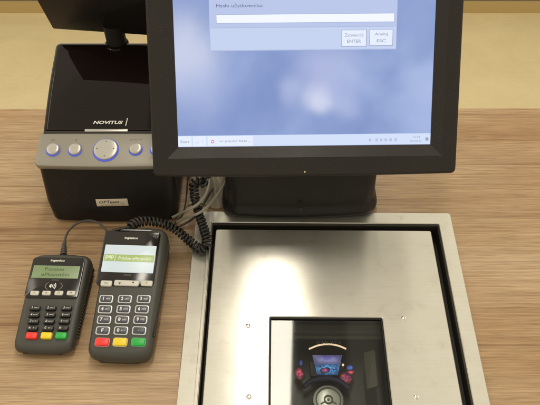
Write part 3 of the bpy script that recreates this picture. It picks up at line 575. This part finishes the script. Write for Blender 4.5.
# --- pin pad
PLn, PWd = .130, .0765
f0 = at_z(47.2, 352.5, 0); b0_ = at_z(60.5, 256.5, .032); pc_ = Vector(((f0.x+b0_.x)/2, (f0.y+b0_.y)/2, 0)); p_rz = math.radians(-1.4)
pp = thing('pin_pad', 'smaller grey pin pad with green text display, leftmost device on the counter', 'pin pad', pc_, p_rz)
pbd, G = device(pp, PWd, PLn, .018, .032, .010, .003, TERM, .03); GW = rootM(pc_, p_rz) @ G
bm = bmesh.new(); fslab(bm, ((30, 257.5), (84, 258), (79.5, 298.5), (27.5, 299)), .0022, -.001, .005, G, GW, .0008); panel = link('display_panel', bm, TBLK, pp)
bm = bmesh.new(); cx, cy, w, h = fslab(bm, ((33, 266.5), (80, 266), (78.8, 278.5), (32.3, 279)), .0003, .0013, .0005, G, GW, .0001); lcd = link('screen', bm, LCDG, panel)
text('screen_text', 'Polskie', lcd, LCDT, G @ T3(cx-.002, cy+.0038, .0018), width=.025, height=.0046)
text('screen_text', 'ePłatności', lcd, LCDT, G @ T3(cx, cy-.0036, .0018), width=.036, height=.0046)
x, y = on_face(GW, 58, 261.3); text('brand_text', 'ingenico', panel, WHT, G @ T3(x, y, .0014), width=.0185, height=.0040, bold=.03)
x, y = on_face(GW, 55.5, 280.6); text('brand_text', 'iPP220', panel, GRYP, G @ T3(x, y, .0014), width=.009, height=.0014)
x, y = on_face(GW, 54, 286.5)
bm = bmesh.new()
for r in (.0022, .0042, .0062):
    n = 8
    for i in range(n):
        a, b = [math.radians(-38+76*k/n) for k in (i, i+1)]
        loft(bm, [[(x-.004+q*math.cos(c), y+q*math.sin(c), z) for q, c in ((r, a), (r+.0009, a), (r+.0009, b), (r, b))] for z in (.0013, .0016)], G)
loft(bm, [[(x-.0055, y-.0012, z), (x-.003, y-.003, z), (x-.003, y+.003, z), (x-.0055, y+.0012, z)] for z in (.0013, .0016)], G)
link('contactless_symbol', bm, WHT, panel, smooth=0)
bm = bmesh.new()
for (s, a0_) in ((1, -50), (-1, 130)):
    for i in range(10):
        a, b = [math.radians(a0_+100*k/10) for k in (i, i+1)]
        loft(bm, [[(x+q*1.35*math.cos(c), y+q*math.sin(c)*.8, z) for q, c in ((.0078, a), (.0084, a), (.0084, b), (.0078, b))] for z in (.0013, .0015)], G)
link('contactless_ring', bm, GRYP, panel, smooth=0)
for u, s in ((35, 'F1'), (46.8, 'F2'), (59.2, 'F3'), (71.4, 'F4')):
    x, y = on_face(GW, u, 293.6); k = key(pp, G, x, y, .0112, .0064, KEYW, 'function_key', .0034, .0018, .0014); text('key_legend', s, k, DKT, G @ T3(x, y, .003), height=.002)
rows = [(308.8, (35.2, 51, 66.8)), (315.6, (34.4, 50.2, 65.6)), (322.2, (33.6, 49.3, 64.3)), (328.9, (32.6, 48.3, 63))]
leg[3] = ['*', '0', '#']; sub[3] = ['.', '-', '']
for (v, us), ls, ss in zip(rows, leg, sub):
    for u, s, s2 in zip(us, ls, ss):
        x, y = on_face(GW, u, v); k = key(pp, G, x, y, .0142, .0068, KEYB, 'key', .0046, .0024, .002)
        text('key_legend', s, k, WHT, G @ T3(x-.0025, y, .0041), height=.0032); 
        if s2: text('key_legend', s2, k, WHT, G @ T3(x+.002, y-.0002, .0041), width=.0045 if len(s2) > 1 else .001, height=.0014)
for u, m, nm in ((32, KEYR, 'red'), (46.8, KEYY, 'yellow'), (61.5, KEYG, 'green')):
    x, y = on_face(GW, u, 336.2); key(pp, G, x, y, .0140, .0086, m, 'key', .0044, .0022, .002, label='%s key' % nm)
bm = bmesh.new(); slab(bm, .050, .005, .0010, .002, T3(0, -PLn/2-.0012, .009) @ RX(math.radians(82))); link('card_slot_lip', bm, TERMD, pp)
# side grip ribs of the pin pad
bm = bmesh.new()
for i in range(26): box(bm, PWd/2-.0006, PWd/2+.0009, -.045+i*.004, -.0432+i*.004, .006, .012+.0002*i)
link('grip_ribs', bm, TERMD, pp, smooth=0)
# ------------------------------------------------------------------ cables
def W3(u, v, z): p = at_z(u, v, z); return (p.x, p.y, p.z)
# pin pad cable with ribbed strain relief
cz = lambda L: [W3(*p) for p in L]
P = cz([(63.3, 257, .022), (64.2, 245, .022), (66, 236, .022), (70, 229, .024), (79, 222.5, .026), (90, 220.5, .026), (100, 224, .025), (108, 233, .02), (114, 245, .012)])
bm = bmesh.new(); sweep(bm, spline(P, .003), .0016, 10); cc = tag(link('cable', bm, CDG, None), 'thin dark grey cable arching from the pin pad to the card terminal', 'cable')
bm = bmesh.new(); sr = spline(P[:3], .0008)[4:32]; n = len(sr)
sweep(bm, sr, .003, 14, rf=lambda f: .0047*(1-.42*f)*(1 if (int(f*10) % 2 == 0) else .78)); link('strain_relief', bm, CDG, cc, smooth=20)
# coiled cable
CP = cz([(127, 227.5, .055), (138, 222, .052), (150, 221, .048), (163, 223.5, .040), (175, 229, .032), (185, 237, .022), (193, 244, .016), (200, 249, .014), (205.5, 247, .018), (207, 240, .022), (204, 229, .026),
         (200, 217, .030), (196.5, 205, .034), (194.5, 194, .040), (194, 185, .047), (198, 180, .052), (203, 182, .052), (202, 187, .044)])
CP = [(x, y, z-.0) for x, y, z in CP]
bm = bmesh.new(); hel = coil(CP, .0052, .0052, 14); sweep(bm, hel, .0019, 7)
tail = spline([tuple(hel[-1]), W3(206, 178, .05), W3(214, 174, .05), W3(225, 168, .04)], .003); sweep(bm, tail, .0019, 8)
head = spline([W3(112, 231, .050), W3(119, 229, .053), tuple(hel[0])], .003); sweep(bm, head, .0019, 8)
tag(link('coiled_cable', bm, CBL, None, smooth=60), 'black coiled cord running from the card terminal up behind the monitor', 'cord')
for lab, m, r, L in (
    ('grey cable crossing low beside the coiled cord, ending by the printer', CGR, .0021, [(172, 217.5, .012), (180, 213.5, .016), (190, 209, .040), (199, 203, .048), (206, 194, .048), (209, 184, .048), (209.5, 174, .045), (209, 160, .03)]),
    ('pale grey cable slanting from the stand down to the wood, right of the others', CGR, .0019, [(177, 222, .006), (186, 217.5, .02), (197, 214, .040), (206, 208, .042), (214, 199, .036), (222, 188, .03), (226, 180, .03)]),
    ('thin dark cable hanging straight down against the printer side', CDG, .0012, [(189, 170, .05), (187.5, 182, .035), (186.5, 196, .016), (184, 210, .004), (178, 220, .003), (170, 228, .003)]),
    ('short dark cable looping under the coiled cord near the printer corner', CDG, .0016, [(180, 226, .004), (188, 222, .008), (196, 216, .02), (201, 209, .03), (212, 190, .02), (222, 182, .012)])):
    bm = bmesh.new(); sweep(bm, spline(cz(L), .003), r, 8); tag(link('cable', bm, m, None, smooth=60), lab, 'cable', 'loose cables between printer and monitor stand')
# crumpled pale film behind the cables
bm = bmesh.new(); nu, nv = 40, 40; g = []
for j in range(nv+1):
    row = []
    for i in range(nu+1):
        a, b = i/nu, j/nv; x = -.122+a*.066+.006*math.sin(b*4)-.004*b; y = .598+b*.11+.006*math.sin(a*7); 
        f = abs(((a*4.2+b*1.6+.3*math.sin(b*5)) % 1)-.5)*2
        z = .009+.030*b+.010*(f**1.5)*(.3+b)+.004*noise.noise(Vector((a*6, b*6, 1)))
        row.append(bm.verts.new((x, y, max(.003, z*(min(1, b*4+.25))))))
    g.append(row)
for j in range(nv):
    for i in range(nu): bm.faces.new((g[j][i], g[j][i+1], g[j+1][i+1], g[j+1][i]))
r_ = bmesh.ops.solidify(bm, geom=bm.faces[:], thickness=.0006)
tag(link('plastic_film', bm, PLB, None, smooth=60), 'crumpled pale plastic film lying behind the cables beside the monitor stand', 'plastic wrap')
